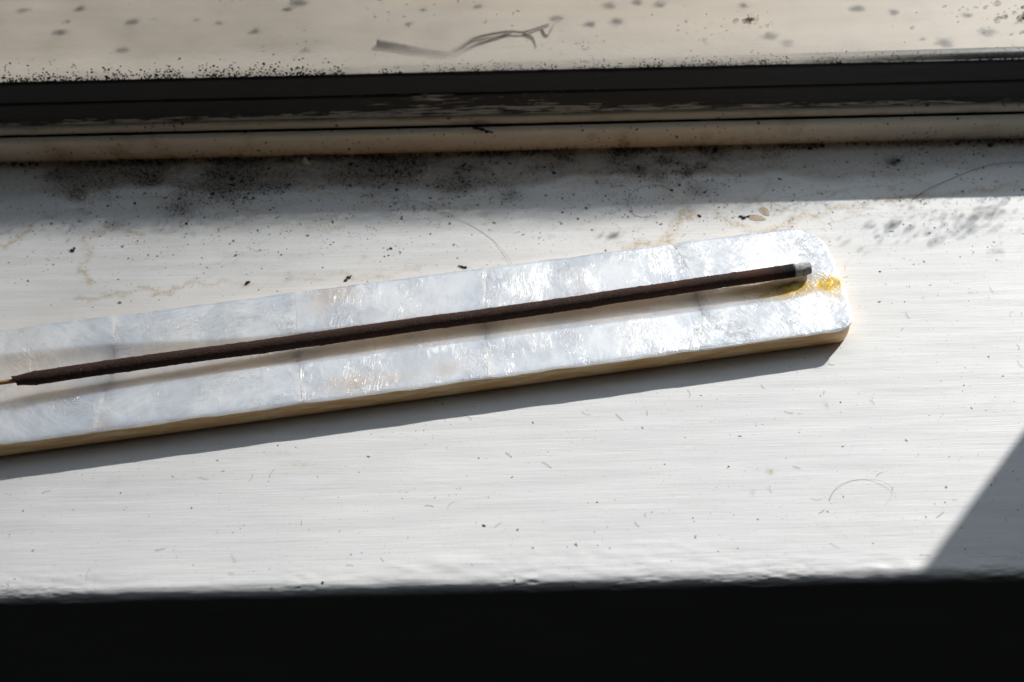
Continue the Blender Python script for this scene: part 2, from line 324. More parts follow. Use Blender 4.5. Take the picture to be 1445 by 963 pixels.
speck = np.clip(sst(.40, .72, cl) * np.exp(-b / 12) * 1.1 * (.15 + xf) + .30 * np.exp(-b / 5) * (.3 + xf), 0, 1)
speck = speck * .8 + .10 * np.exp(-((b - 8) / 16) ** 2) * (.3 + xf) + .34 * sst(.52, .7, fbm(X / 7, Yp / 4, 39, 5)) * np.exp(-b / 22) * (.2 + xf) + .42 * sst(.55, .75, fbm(X / 11, Yp / 7, 37, 4)) * np.exp(-b / 17) * (.25 + xf) + .012 + .05 * np.exp(-((b - 30) / 20) ** 2)
for (px, py_, r, a) in [(213, 255, 3, 1.2), (108, 275, 3.2, .7), (80, 245, 5, .5), (255, 293, 6, .55), (320, 265, 8, .6), (160, 315, 3, .4), (640, 262, 7, .4), (720, 275, 4.5, .55), (885, 215, 3.5, .9),
                        (930, 250, 4, .6), (970, 244, 1.8, 1.6), (990, 234, 1.8, 1.6), (900, 239, 2, 1.2), (935, 228, 1.8, 1.2), (1005, 215, 5, .6), (1260, 228, 3, .7), (530, 250, 12, .45), (985, 270, 4, .5), (870, 225, 5, .5), (390, 260, 7, .5)]:
    c = onz(px, py_); g = np.exp(-(((X - c[0]) ** 2 + ((Yp - c[1]) * 1.3) ** 2) / r ** 2)); speck = speck + a * g; grime = grime + .5 * a * g
stain = np.zeros_like(X)
def pline(pts, w, a):
    global stain
    P = spline([onz(*p)[:2] for p in pts], 6 * len(pts)); P = P + (np.stack([vn(np.arange(len(P)) * .9, 0, 5), vn(np.arange(len(P)) * .9, 9, 6)], -1) - .5) * 3.0
    d = np.full(X.shape, 1e9); lo = P.min(0) - 6; hi = P.max(0) + 6; sel = (X > lo[0]) & (X < hi[0]) & (Yp > lo[1]) & (Yp < hi[1])
    xx, yy = X[sel], Yp[sel]; dd = np.full(xx.shape, 1e9)
    for p, q in zip(P[:-1], P[1:]):
        e = q - p; t = np.clip(((xx - p[0]) * e[0] + (yy - p[1]) * e[1]) / (e @ e + 1e-9), 0, 1); dd = np.minimum(dd, np.hypot(xx - p[0] - t * e[0], yy - p[1] - t * e[1]))
    dd = dd + 1.2 * (fbm(xx / 2.2, yy / 2.2, 41, 3) - .4)
    stain[sel] = np.maximum(stain[sel], a * np.exp(-(np.maximum(dd, 0) / w) ** 2) * (.35 + .9 * vn(xx / 3.5, yy / 3.5, 43)))
pline([(0, 347), (18, 343), (55, 312), (105, 297), (132, 298)], .9, .8)
pline([(200, 332), (165, 322), (120, 337), (125, 355), (117, 382), (130, 402)], .9, .85)
pline([(108, 420), (150, 420), (200, 407), (230, 415), (258, 403), (310, 398), (360, 402)], .9, .7)
pline([(400, 318), (430, 318), (455, 325), (480, 322)], 1.1, .55)
pline([(430, 395), (480, 388), (530, 392), (590, 378)], 1.0, .45)
pline([(880, 352), (905, 345), (935, 346), (945, 330), (962, 310), (975, 296)], 1.5, .85)
pline([(1010, 302), (1040, 320), (1075, 326), (1100, 322), (1125, 308), (1160, 300), (1230, 284), (1300, 278), (1440, 262)], 1.3, .75)
pline([(820, 240), (870, 262), (925, 245), (955, 285), (985, 262)], 2.4, .5)
pline([(430, 268), (470, 276), (495, 262)], 1.2, .4)
pline([(640, 300), (665, 284), (690, 278)], 1.0, .35)
iso = fbm(X / 30, Yp / 13, 51, 4); stain = np.maximum(stain, .55 * np.exp(-((iso - .52) / .010) ** 2) * sst(10, 18, b) * (1 - sst(30, 44, b)) * sst(.42, .6, vn(X / 16, Yp / 10, 53)))
stain = stain + .6 * np.exp(-b / 2.2) * (.3 + cl) + .10 * sst(.5, .7, fbm(X / 14, Yp / 8, 55, 3)) * np.exp(-((b - 26) / 14) ** 2)
for (px, py_, rx, ry, a) in [(430, 655, 6, 1.2, .28), (390, 640, 5, 1.2, .2), (1087, 666, 1.0, 1.0, .7), (1062, 697, .7, 1.0, .6), (1166, 571, .7, 1.2, .55)]:
    c = onz(px, py_); stain = stain + a * np.exp(-((X - c[0]) / rx) ** 2 - ((Yp - c[1]) / ry) ** 2) * (.4 + vn(X / 1.5, Yp / .8, 61))
front = (Zp > -1.5)
attr(me, 'wear', np.stack([np.clip(grime, 0, 1) * front, np.clip(speck, 0, 1) * front, np.clip(stain, 0, 1) * front], -1).reshape(-1, 3))
sill = tag(link('window_sill', me, M_SILL), kind='structure')
_w = (np.clip(speck, 0, 1.4) ** 1.25 * (Zp > -.5) * (np.abs(X) < 180) * (Yp < 77.6)).ravel(); _w /= _w.sum()
_id = RNG.choice(len(_w), 11000, p=_w); MOULD_XY = np.stack([X.ravel()[_id], Yp.ravel()[_id]], -1) + RNG.normal(0, .35, (11000, 2)); MOULD_D = np.clip(speck.ravel()[_id], 0, 1.2)
del X, S, V, disp, grime, speck, stain, cl, iso, b, xf, Yp, Zp

# ------------------------------------------------------------------ window: bead, lip, gaskets, pane
X0, X1 = -520.0, XJ
win = empty('window', (0, YB, 0)); tag(win, 'white framed window with mouldy bead, black rubber gasket and dirty glass above the sill', 'window')
def strip(name, prof, mat, wavy=.12, wear=None, seed=0, dens=True, cyc=.55):
    """profile of (y,z) mm swept along the window; slightly uneven"""
    prof = np.array(prof, float); P = [prof[0]]
    for p, q in zip(prof[:-1], prof[1:]):
        k = max(1, int(np.hypot(*(q - p)) / .5)); P += [p + (q - p) * i / k for i in range(1, k + 1)]
    P = np.array(P); x = np.concatenate([np.linspace(X0, -190, 20)[:-1], np.arange(-190, 190, cyc), np.linspace(190, X1, 8)])
    a = np.concatenate([[0], np.cumsum(np.hypot(*np.diff(P, axis=0).T))]); Xg, Ag = np.meshgrid(x, a)
    T = np.gradient(P, axis=0); N = np.stack([-T[:, 1], T[:, 0]], -1); N /= np.linalg.norm(N, axis=1)[:, None] + 1e-9
    d = wavy * (fbm(Xg / 30, Ag / 4, seed, 3) - .5) + wavy * .6 * (fbm(Xg / 4, Ag / 1.5, seed + 3, 3) - .5)
    V = np.stack([Xg, P[:, 0][:, None] + N[:, 0][:, None] * d, P[:, 1][:, None] + N[:, 1][:, None] * d], -1)
    me = mesh_np(name, V.reshape(-1, 3), grid_faces(*Xg.shape)); w = np.zeros(Xg.shape + (3,))
    if wear: wear(Xg, V[..., 1], V[..., 2], Ag, w)
    attr(me, 'wear', np.clip(w, 0, 1).reshape(-1, 3)); o = link(name, me, mat, win); o.location = (0, -YB * MM, 0); return o
def w_bead(x, y, z, a, w):
    xf = sst(-180, -120, x) * (1 - .5 * sst(60, 130, x)); n = fbm(x / 12, z / 5, 71, 4)
    w[..., 0] = .75 * (np.exp(-np.maximum(z - .6, 0) / 2.3) * (.55 + .7 * n) * (.55 + .45 * xf) + .5 * sst(.55, .75, fbm(x / 9, z / 6, 72, 3)) * xf + .10)
    w[..., 1] = np.exp(-np.maximum(z, 0) / 1.4) * (.2 + .8 * sst(.4, .65, vn(x / 5, 0, 73))) * .8 + .05 * xf
    for px, s in ((75, 5), (165, 4), (883, 3)):
        c = ony(px, 205, 77); w[..., 0] += .5 * np.exp(-((x - c[0]) / s) ** 2 - ((z - 4) / 4) ** 2); w[..., 1] += .3 * np.exp(-((x - c[0]) / s) ** 2 - ((z - 3) / 4) ** 2)
strip('glazing_bead', [(84, -.6), (78.1, -.6), (77.6, .3), (77.2, 1.5), (77.0, 4), (77.0, 7.6), (77.3, 8.7), (78.0, 9.3), (79.2, 9.35), (79.5, 8.6), (79.6, 5.5)], M_BEAD, .22, w_bead, 1)
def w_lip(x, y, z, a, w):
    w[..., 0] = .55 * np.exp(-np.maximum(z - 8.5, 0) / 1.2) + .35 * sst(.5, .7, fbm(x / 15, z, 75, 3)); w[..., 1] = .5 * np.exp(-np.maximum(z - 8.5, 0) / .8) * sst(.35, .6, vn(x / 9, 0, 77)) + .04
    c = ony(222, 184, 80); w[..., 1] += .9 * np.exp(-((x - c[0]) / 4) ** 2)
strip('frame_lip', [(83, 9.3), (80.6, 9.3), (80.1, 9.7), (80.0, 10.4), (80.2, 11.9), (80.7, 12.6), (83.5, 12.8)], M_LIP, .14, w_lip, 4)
strip('shadow_gap', [(82.6, 4), (82.6, 10)], M_DARK, .05, None, 6)  # black strip: the gap's shade put in as colour
def w_r1(x, y, z, a, w):
    mid = np.exp(-((x + 10) / 62) ** 2); w[..., 0] = np.exp(-((z - 12.7) / 2.2) ** 2) * (.75 + .35 * vn(x / 25, 0, 80)) + .62 * mid * (.6 + .6 * vn(x / 12, z / 3, 81)) + .12
strip('lower_gasket', [(84, 12.2), (81.3, 12.2), (81.2, 13), (81.9, 15), (82.5, 19.6), (82.8, 20.3), (84.2, 20.5)], M_RUB1, .30, w_r1, 8)
def w_r2(x, y, z, a, w): w[..., 0] = .18 + .25 * sst(40, 140, x)
strip('upper_gasket', [(85, 19.6), (83.2, 19.7), (83.1, 20.4), (83.9, 24.5), (84.3, 26.6), (84.6, 27.2), (85.3, 27.3)], M_RUB2, .22, w_r2, 10)
def w_sp(x, y, z, a, w): w[..., 0] = .3 * fbm(x / 8, y / 2, 90, 3); w[..., 1] = .25 * sst(.4, .6, vn(x / 12, 0, 91))
_ob = strip('outer_bead', [(89.3, 18), (89.3, 25.2), (89.6, 25.6), (91.9, 25.6), (92.3, 25.2), (92.3, 14)], M_SPACER, .1, w_sp, 12); _ob.rotation_euler = (0, -.0085, 0); _ob.location.z = -.0008
def box(name, lo, hi, mat, parent=None, bev=.0):
    bm = bmesh.new(); bmesh.ops.create_cube(bm, size=1)
    for v in bm.verts: v.co = Vector([(lo[i] + hi[i]) / 2 + v.co[i] * (hi[i] - lo[i]) for i in range(3)]) * MM
    if bev: bmesh.ops.bevel(bm, geom=bm.edges[:], offset=bev * MM, segments=3, affect='EDGES')
    me = bpy.data.meshes.new(name); bm.to_mesh(me); bm.free(); o = link(name, me, mat, parent, False)
    if parent: o.location = (0, -YB * MM, 0)
    return o
box('glass_pane', (X0, 85.1, 20), (X1 + 2, 89.1, 620), M_GLASS, win)
box('frame_core', (X0, 83.6, -6), (X1, 92, 19.4), M_DARK, win)
box('side_jamb', (XJ, YB - .5, -.3), (XJ + 55, 96, 620), M_PUTTY, win, 1.2)
box('side_jamb', (XJ + 1.5, YN + 6, -.3), (XJ + 54, YB - 1, 618), M_PUTTY, win, 1.0)

# ------------------------------------------------------------------ outer ledge (structure)
ZL = 17.0; lx = np.concatenate([np.linspace(-700, -240, 12)[:-1], np.arange(-240, 240, .8), np.linspace(240, 700, 12)]); ly = np.concatenate([np.arange(92, 145, .8), np.linspace(145, 330, 30)])
LX, LY = np.meshgrid(lx, ly); LZ = ZL - (LY - 92) * .05 + .25 * (fbm(LX / 25, LY / 12, 101, 3) - .5)
def ledge_pt(px, py): 
    p = onz(px, py, ZL)
    for _ in range(4): p = onz(px, py, ZL - (p[1] - 92) * .05)
    return p
w = np.zeros(LX.shape + (3,))
for px, py_, r in [(33, 15, 1.7), (112, 13, 1.3), (83, 46, 1.5), (186, 31, 1.8), (173, 72, 1.5), (155, 90, 1), (420, 4, 2.4), (360, 44, 1.5), (430, 72, 1.2), (310, 33, .9), (95, 30, .8), (276, 28, 1), (405, 14, 1.2), (1085, 52, 1.9), (1210, 13, 2.0),
                   (1260, 18, 1.4), (1333, 60, 2.4), (1395, 45, 2.0), (1110, 62, 1.8), (1365, 22, 1.2), (870, 32, 1.9), (832, 35, 1.6), (860, 8, 1.9), (930, 6, 1.7), (785, 26, 1.6), (575, 35, 1), (596, 14, 1.2), (675, 10, 1.2), (900, 4, 1.4), (1300, 55, .8), (1050, 8, 1.3)]:
    c = ledge_pt(px, py_); rr = np.hypot((LX - c[0]) / 1.25, LY - c[1]) + 2.0 * (fbm(LX / 1.6, LY / 1.6, 103, 2) - .5); w[..., 0] = np.maximum(w[..., 0], (.75 + .25 * vn(c[0], c[1], 9)) * (1 - sst(r * .35, r * 1.45, rr)))
me = mesh_np('outer_ledge', np.stack([LX, LY, LZ], -1).reshape(-1, 3), grid_faces(*LX.shape)); attr(me, 'wear', w.reshape(-1, 3))
tag(link('outer_ledge', me, M_LEDGE), kind='structure')
# twig lying on the ledge
def led(px, py_, up): p = ledge_pt(px, py_); return (p[0], p[1], p[2] + up)
L = [tube_np(spline([led(533, 64, 1.1), led(560, 68, 1.1), led(600, 75, 1.0), led(638, 79, .8)], 24), np.linspace(1.15, .7, 24), 10, jit=.12),
     tube_np(spline([led(632, 79, 1.0), led(652, 68, .9), led(672, 56, .9), led(715, 48, 1.0), led(740, 48, .9), led(775, 36, .7)], 30), np.linspace(.6, .3, 30), 8, jit=.12),
     tube_np(spline([led(640, 82, .6), led(668, 66, .6), led(700, 55, .7), led(722, 48, .8)], 20), np.linspace(.5, .35, 20), 8, jit=.12),
     tube_np(spline([led(738, 48, .6), led(752, 55, .5), led(757, 68, .4)], 14), np.linspace(.4, .2, 14), 6, jit=.25),
     tube_np(spline([led(765, 42, .5), led(772, 52, .5), led(782, 36, .8)], 14), np.linspace(.35, .2, 14), 6, jit=.25)]
tag(link('twig', mesh_np('twig', *joinVF(L)), M_TWIG), 'dry forked grey brown twig lying outside behind the glass', 'twig')

# ------------------------------------------------------------------ incense holder
EA = math.atan2(.1377, .9905); ce, se = math.cos(EA), math.sin(EA)
VLO, VHI, TOP, ULEFT = -16.8, 22.8, 7.0, -186.0
def to_world(u, v, z): return np.stack([u * ce - v * se, u * se + v * ce, z], -1)
def uv(px, py_, z=TOP): p = onz(px, py_, z); return p[0] * ce + p[1] * se, -p[0] * se + p[1] * ce
def u_end(v):
    e = 97.2 - 1.6 * ((v - 3) / 19.8) ** 2
    rn, rf = 4.0, 9.0
    d = np.clip(VLO + rn - v, 0, rn); e = e - (rn - np.sqrt(np.maximum(rn * rn - d * d, 0)))
    d = np.clip(v - (VHI - rf), 0, rf); return e - (rf - np.sqrt(np.maximum(rf * rf - d * d, 0)))
def rise(u): return np.where(u < -150, ((-150 - u) / 36) ** 2 * 9.0, 0.0)
def topz(u, v):
    k = sst(-55, -140, u) if False else 1 - sst(-140, -55, u)
    c = 2.0 + 3.2 * k; hw = 5.7 + 3.2 * k; q = np.clip(np.abs(v - c) / hw, 0, 1)
    g = (1 - q ** 3.0) ** 1.3; depth = 1.7 * (1 - sst(72, 91, u))
    ed = np.minimum(np.minimum(v - VLO, VHI - v), (u_end(v) - u)); rnd = .16 * (1 - np.clip(ed / .7, 0, 1)) ** 2
    return TOP + rise(u) - depth * g - rnd + .10 * (fbm(u / 24, v / 14, 201, 3) - .5)
holder = empty('incense_holder', tuple(to_world(np.array(0.), np.array(3.), np.array(0.)))); tag(holder, 'long flat incense holder with pale tan wooden sides and shiny shell top', 'incense holder')
HL = holder.location.copy()
def hpart(name, me, mat): o = link(name, me, mat, holder); o.location = -HL; return o
def ring_idx(nr, nc):
    t = np.arange(nc); return np.concatenate([t, (np.arange(1, nr)) * nc + nc - 1, (nr - 1) * nc + t[::-1][1:], np.arange(nr - 2, 0, -1) * nc])
def vsamp(n, lo, hi): s = (1 - np.cos(np.linspace(0, math.pi, n))) / 2; s = .45 * s + .55 * np.linspace(0, 1, n); return lo + (hi - lo) * s
# wooden body
vv = vsamp(70, VLO + .15, VHI - .15); a = np.linspace(0, 1, 420)
Vg, A = np.meshgrid(vv, a, indexing='ij'); Ug = ULEFT + (u_end(Vg) - .25 - ULEFT) * A
Zg = topz(Ug, Vg) - .42; nr, nc = Ug.shape
top = to_world(Ug, Vg, Zg).reshape(-1, 3); ri = ring_idx(nr, nc); RU, RV = Ug.ravel()[ri], Vg.ravel()[ri]; RZ = Zg.ravel()[ri]; base = rise(RU)
tu, tv = np.roll(RU, -1) - np.roll(RU, 1), np.roll(RV, -1) - np.roll(RV, 1); l = np.hypot(tu, tv) + 1e-9; nu, nv = tv / l, -tu / l
rows = [top]; faces = [grid_faces(nr, nc)]; k = len(top); prev = ri; n = len(ri)
for ins, frac in [(0.0, .8), (-.05, .5), (.0, .25), (.15, .10), (.5, 0.0)]:
    zz = base + (RZ - base) * frac; rows.append(to_world(RU - nu * ins, RV - nv * ins, zz)); cur = np.arange(k, k + n); k += n
    faces.append(np.stack([prev, cur, np.roll(cur, -1), np.roll(prev, -1)], -1)); prev = cur
botV = to_world(Ug, 3 + (Vg - 3) * .975, rise(Ug) + .01).reshape(-1, 3); rows.append(botV); faces.append(grid_faces(nr, nc)[:, ::-1] + k)
me = mesh_np('wood_body', np.vstack(rows), np.vstack(faces)[:, ::-1])
hpart('wood_body', me, M_WOOD)
# shell tiles; seams follow the ones in the photograph
def seam_fn(c0, bow, slope, sd): return lambda v: c0 + slope * (v - 3) / 20 + bow * (((v - 3) / 20) ** 2) + .5 * (fbm(v / 5, v * 0 + sd, 211 + sd, 3) - .5)
seams = [lambda v: np.full_like(v, ULEFT + .2), seam_fn(-113.0, -1.5, 2.6, 1), seam_fn(-60.6, .3, .4, 2), seam_fn(-7.4, 1.6, 2.4, 3), seam_fn(55.0, -3.8, .6, 4), None]
tiles = []
for i in range(5):
    lo_j = lambda u, s=i: VLO - .12 + .6 * (fbm(u / 9, u * 0 + 1, 221, 3) - .5)
    hi_j = lambda u, s=i: VHI + .12 + .8 * (fbm(u / 7, u * 0 + 2, 223, 3) - .5)
    fa = seams[i]; fb = seams[i + 1] if seams[i + 1] else u_end
    vv = vsamp(96, VLO, VHI); width = float(np.mean(fb(vv) - fa(vv))); na = int(width / .45)
    Vg, A = np.meshgrid(vv, np.linspace(0, 1, na), indexing='ij')
    g0, g1 = fa(Vg) - .02, fb(Vg) - (-.02 if seams[i + 1] else 0)
    Ug = g0 + (g1 - g0) * A
    S01 = (Vg - VLO) / (VHI - VLO); Vr = lo_j(Ug) + (hi_j(Ug) - lo_j(Ug)) * S01
    if i == 4: k4 = sst(78, 92, Ug); Vr = Vr * (1 - k4) + Vg * k4
    off = [.03, .0, .07, .02, .09][i]
    dseam = np.minimum(Ug - g0, (g1 - Ug) if seams[i + 1] else 99)
    Zg = topz(Ug, np.clip(Vr, VLO, VHI)) + off - .03 * (1 - np.clip(dseam / .6, 0, 1)) ** 2 + .05 * (fbm(Ug / 5, Vr / 5, 231 + i, 4) - .5)
    tilt = [.0, .06, -.05, .06, -.04][i]; Zg = Zg + tilt * (A - .5)
    top = to_world(Ug, Vr, Zg).reshape(-1, 3); nr, nc = Ug.shape; ri = ring_idx(nr, nc)
    rows = [top]; faces = [grid_faces(nr, nc)]; k = len(top); n = len(ri); prev = None
    for dz in (.0, .30, .75):
        q = top[ri].copy(); q[:, 2] -= dz * (.75 + .5 * vn(top[ri][:, 0] / 4, 0, 241)); rows.append(q); cur = np.arange(k, k + n); k += n
        if prev is not None:                     # no hidden wall where two tiles meet
            q = np.arange(n); keep = ~(((q >= nc - 1) & (q < nc + nr - 2) & (i < 4)) | ((q >= 2 * nc + nr - 3) & (i > 0)))
            faces.append(np.stack([prev, cur, np.roll(cur, -1), np.roll(prev, -1)], -1)[keep])
        prev = cur
    me = mesh_np('shell_tile', np.vstack(rows), np.vstack(faces)[:, ::-1])
    yel = np.zeros(Ug.shape); tan = np.zeros(Ug.shape)
    def blob(T, px, py_, ru, rv, a, sd):
        c = uv(px, py_); d = ((Ug - c[0]) / ru) ** 2 + ((Vr - c[1]) / rv) ** 2; d = d * (.5 + 1.1 * fbm(Ug / 3.5, Vr / 2.2, sd, 3)); np.maximum(T, a * np.exp(-d ** 1.3), out=T)
    blob(yel, 1172, 401, 6.0, 3.4, 1.3, 251); blob(yel, 1115, 406, 9, 3.2, 1.15, 253); blob(yel, 1100, 402, 13, 3.2, .6, 254); blob(yel, 1150, 410, 4.5, 2, .3, 256); blob(yel, 1174, 408, 3.5, 5, .6, 252)
    blob(tan, 465, 418, 7, 4, .75, 255); blob(tan, 450, 432, 4, 5, .5, 259); blob(tan, 500, 541, 10, 3, .65, 257); blob(tan, 545, 536, 9, 2.5, .6, 258); blob(tan, 625, 522, 5, 3, .55, 261); blob(tan, 145, 602, 4, 2, .6, 263); blob(tan, 40, 470, 6, 3, .25, 265)
    kk = 1 - sst(-140, -55, Ug); gr = np.clip(1 - (np.abs(Vr - (2.0 + 3.2 * kk)) / (5.7 + 3.2 * kk)) ** 4, 0, 1) * (1 - sst(70, 88, Ug))
    tan = np.maximum(tan, gr * (.42 + .25 * fbm(Ug / 9, Vr / 3, 267, 3)))
    seamm = np.exp(-(dseam / .6) ** 2) * (.1 + .6 * vn(Vr / 4, Ug * 0 + i, 271)) * (dseam < 30)
    W3 = np.stack([yel, tan, seamm], -1).reshape(-1, 3); W3 = np.vstack([W3, np.tile(np.array([0, .1, .5]), (3 * n, 1))]); attr(me, 'wear', np.clip(W3, 0, 1)); keepg = np.clip(1 - (np.abs(Vr - (1.4 + 3.0 * kk)) / (8.2 + 3.2 * kk)) ** 6, 0, 1); eb = np.concatenate([(np.exp(-(dseam / 1.8) ** 2) * (1 - keepg)).ravel(), np.zeros(3 * n)]); attr(me, 'border', np.repeat(eb[:, None], 3, 1))
    o = hpart('shell_tile', me, M_PEARL); o['seed'] = [.13, .52, .91, .30, .74][i]; tiles.append(o)

# ------------------------------------------------------------------ incense stick
SL, SM, SR = onz(22, 537, 11.2), onz(600, 457, 8.0), onz(1144, 378, 9.3)
def stick_pt(t):                              # t 0..1 from bamboo end of the paste to the ash tip
    t = np.asarray(t, float)[..., None]; return SL * (2 * (t - .5) * (t - 1)) + SM * (4 * t * (1 - t)) + SR * (2 * t * (t - .5)) + (fbm(t * 6, t * 0, 311, 3) - .5) * np.array([0, .7, .35])
SLEN = float(np.linalg.norm(SR - SL)); stick = empty('incense_stick', tuple(SL)); tag(stick, 'thin dark brown incense stick with grey ash tip lying over the groove of the holder', 'incense stick')
def spart(name, me, mat): o = link(name, me, mat, stick); o.location = -Vector(SL) * MM; return o
R0 = 1.98; d = np.concatenate([[0, .05], np.arange(.3, SLEN - 5.0, .45), [SLEN - 5.0]]); t = d / SLEN; P = stick_pt(t); seg = 28
rad = R0 * (.70 + .30 * sst(0, 5.5, d)) * (1 + .09 * (fbm(d / 14, d * 0, 313, 4) - .5)); ang = np.linspace(0, 2 * math.pi, seg, endpoint=False)
T = np.gradient(P, axis=0); T /= np.linalg.norm(T, axis=1)[:, None]; Aax = np.cross(T, [0, 0, 1.]); Aax /= np.linalg.norm(Aax, axis=1)[:, None]; Bax = np.cross(Aax, T)
def ringed(P, rad, d, Aax, Bax, T, slant=0.0):
    r = rad[:, None] * (1 + .035 * (fbm(d[:, None] / 3.0, np.cos(ang)[None] * 2 + np.sin(ang)[None] * 3 + 7, 301, 4) - .5)) + .11 * (vn(d[:, None] / .6, ang[None] * 4, 303) - .5) + .12 * sst(.80, .97, vn(d[:, None] / 1.3, ang[None] * 1.6, 304))
    V = P[:, None] + Aax[:, None] * (np.cos(ang) * r)[..., None] + Bax[:, None] * (np.sin(ang) * r)[..., None]
    return V
V = ringed(P, rad, d, Aax, Bax, T)
s0 = (np.sin(ang) * -.9 + np.cos(ang) * .9)                      # ragged slanted cut at the bamboo end
V[:2] += T[:2, None] * (s0 * .9 + .5 * vn(ang * 2, 0, 305))[None, :, None]
cap = np.vstack([V.reshape(-1, 3), P[0] + T[0] * .8, P[-1]]); F = grid_faces(len(P), seg, True); kc = len(P) * seg; j = np.arange(0, seg, 2)
F = np.vstack([F, np.stack([np.full_like(j, kc), (j + 2) % seg, (j + 1) % seg, j], -1)])
me = mesh_np('paste_coating', cap, F)
de = np.concatenate([np.repeat(SLEN - d, seg), [SLEN, 5]]); nzv = vn(np.tile(ang, len(d)) * 1.2, np.repeat(d, seg) / 2, 307) * 1.5
nzv = np.concatenate([nzv, [0, 0]])
ashm = sst(6.0, 5.0, de) if False else 1 - sst(4.8, 5.8, de + nzv * .6); char = (1 - sst(9, 15, de + nzv * 3)); red = np.exp(-((de + nzv - 17) / 5) ** 2) + .5 * np.exp(-((de - 42) / 9) ** 2)
attr(me, 'burn', np.stack([ashm, char, red * (1 - char)], -1)); spart('paste_coating', me, M_INC)
d2 = np.array([SLEN - 5.6, SLEN - 5.0, SLEN - 4, SLEN - 3, SLEN - 2, SLEN - 1.2, SLEN - .5, SLEN - .15, SLEN]); P2 = stick_pt(d2 / SLEN); r2 = R0 * np.array([.8, .985, .95, .92, .9, .9, .88, .8, .62])
T2 = np.tile(T[-1], (len(d2), 1)); A2 = np.tile(Aax[-1], (len(d2), 1)); B2 = np.tile(Bax[-1], (len(d2), 1)); V = ringed(P2, r2, d2 * 2, A2, B2, T2)
V += (np.random.default_rng(3).random(V.shape) - .5) * .26
V = np.vstack([V.reshape(-1, 3), P2[-1] - T2[-1] * .1]); F = grid_faces(len(d2), seg, True); bb = (len(d2) - 1) * seg
F = np.vstack([F, np.stack([np.full_like(j, len(d2) * seg), bb + j, bb + (j + 1) % seg, bb + (j + 2) % seg], -1)])
me = mesh_np('ash_tip', V, F); dd2 = np.concatenate([np.repeat(SLEN - d2, seg), [0]]); under = np.concatenate([np.tile(np.sin(ang), len(d2)), [0]])
am = sst(-.65, -.1, under + .5 * vn(np.arange(len(dd2)) * .7, dd2, 309) - .1) * (1 - .75 * (1 - sst(.1, .9, dd2)))
attr(me, 'burn', np.stack([np.clip(am, 0, 1), 1 - am, am * 0], -1)); spart('ash_tip', me, M_INC)
dirL = -T[0]; Pb = np.array([P[0] + T[0] * 6, P[0], P[0] + dirL * 12, P[0] + dirL * 26, P[0] + dirL * 39]); V, F = tube_np(spline(Pb, 30), .62, 10, jit=.08)
spart('bamboo_core', mesh_np('bamboo_core', V, F), M_BAMBOO)

# ------------------------------------------------------------------ hairs, husks, grit, flakes
def hair(pts, r, mat, label, z=.25):
    P = spline([onz(*p) + np.array([0, 0, z + .35 * math.sin(i * 1.7)]) for i, p in enumerate(pts)], 60); P[:, 2] = np.maximum(P[:, 2], r * .8)
    P[0, 2] = P[-1, 2] = r * .7
    tag(link('hair', mesh_np('hair', *tube_np(P, np.linspace(r, r * .6, 60), 6)), mat), label, 'hair', 'stray hairs on the sill')
hair([(1288, 282), (1310, 268), (1345, 252), (1375, 240), (1402, 233), (1450, 231), (1490, 236)], .085, M_HAIR, 'long dark hair curving over the shaded back of the sill beside the bead')
hair([(948, 270), (932, 264), (912, 263), (895, 270), (887, 280), (886, 292), (894, 303), (908, 307), (925, 305)], .07, M_HAIR, 'dark looped hair on the sill between mould and shell topped holder')
hair([(585, 283), (630, 302), (660, 316), (690, 335), (708, 352), (722, 372)], .05, M_HAIRL, 'pale brown hair running down to the far edge of the holder')
hair([(1170, 707), (1178, 692), (1195, 681), (1215, 677), (1238, 679), (1256, 688), (1258, 700), (1248, 714)], .042, M_HAIRL, 'faint pale hair arched on the clean white front of the sill')
def husk(px, py_, ln, wd, rot, label):
    c = onz(px, py_); n = 14; s = np.linspace(0, 1, n); hw = wd * np.sin(np.pi * s ** .8) ** .7 * .5; q = np.linspace(-1, 1, 7)
    Lx = ((s - .5) * ln)[:, None] + 0 * q; Wy = hw[:, None] * q; Z = .12 + .12 * (1 - q ** 2)[None] * np.sin(np.pi * s)[:, None] + .05 * RNG.random((n, 7))
    r = math.radians(rot); Vt = np.stack([c[0] + Lx * math.cos(r) - Wy * math.sin(r), c[1] + Lx * math.sin(r) + Wy * math.cos(r), Z], -1).reshape(-1, 3); Vb = Vt.copy(); Vb[:, 2] -= .12; Vb[:, 2] = np.maximum(Vb[:, 2] - .05, -.05)
    F = grid_faces(n, 7); ri = ring_idx(n, 7); o = n * 7
    F = np.vstack([F, F[:, ::-1] + o, np.stack([ri, np.roll(ri, -1), np.roll(ri, -1) + o, ri + o], -1)])
    tag(link('insect_wing', mesh_np('insect_wing', np.vstack([Vt, Vb]), F), M_WING), label, 'insect wing', 'shed wings behind the holder')
husk(1068, 308, 5.6, 2.2, -14, 'brown papery wing lying flat behind the holder, next to black grit')
husk(1079, 299, 4.2, 2.4, -58, 'brown papery wing tilted upright in line behind the holder, touching another wing')
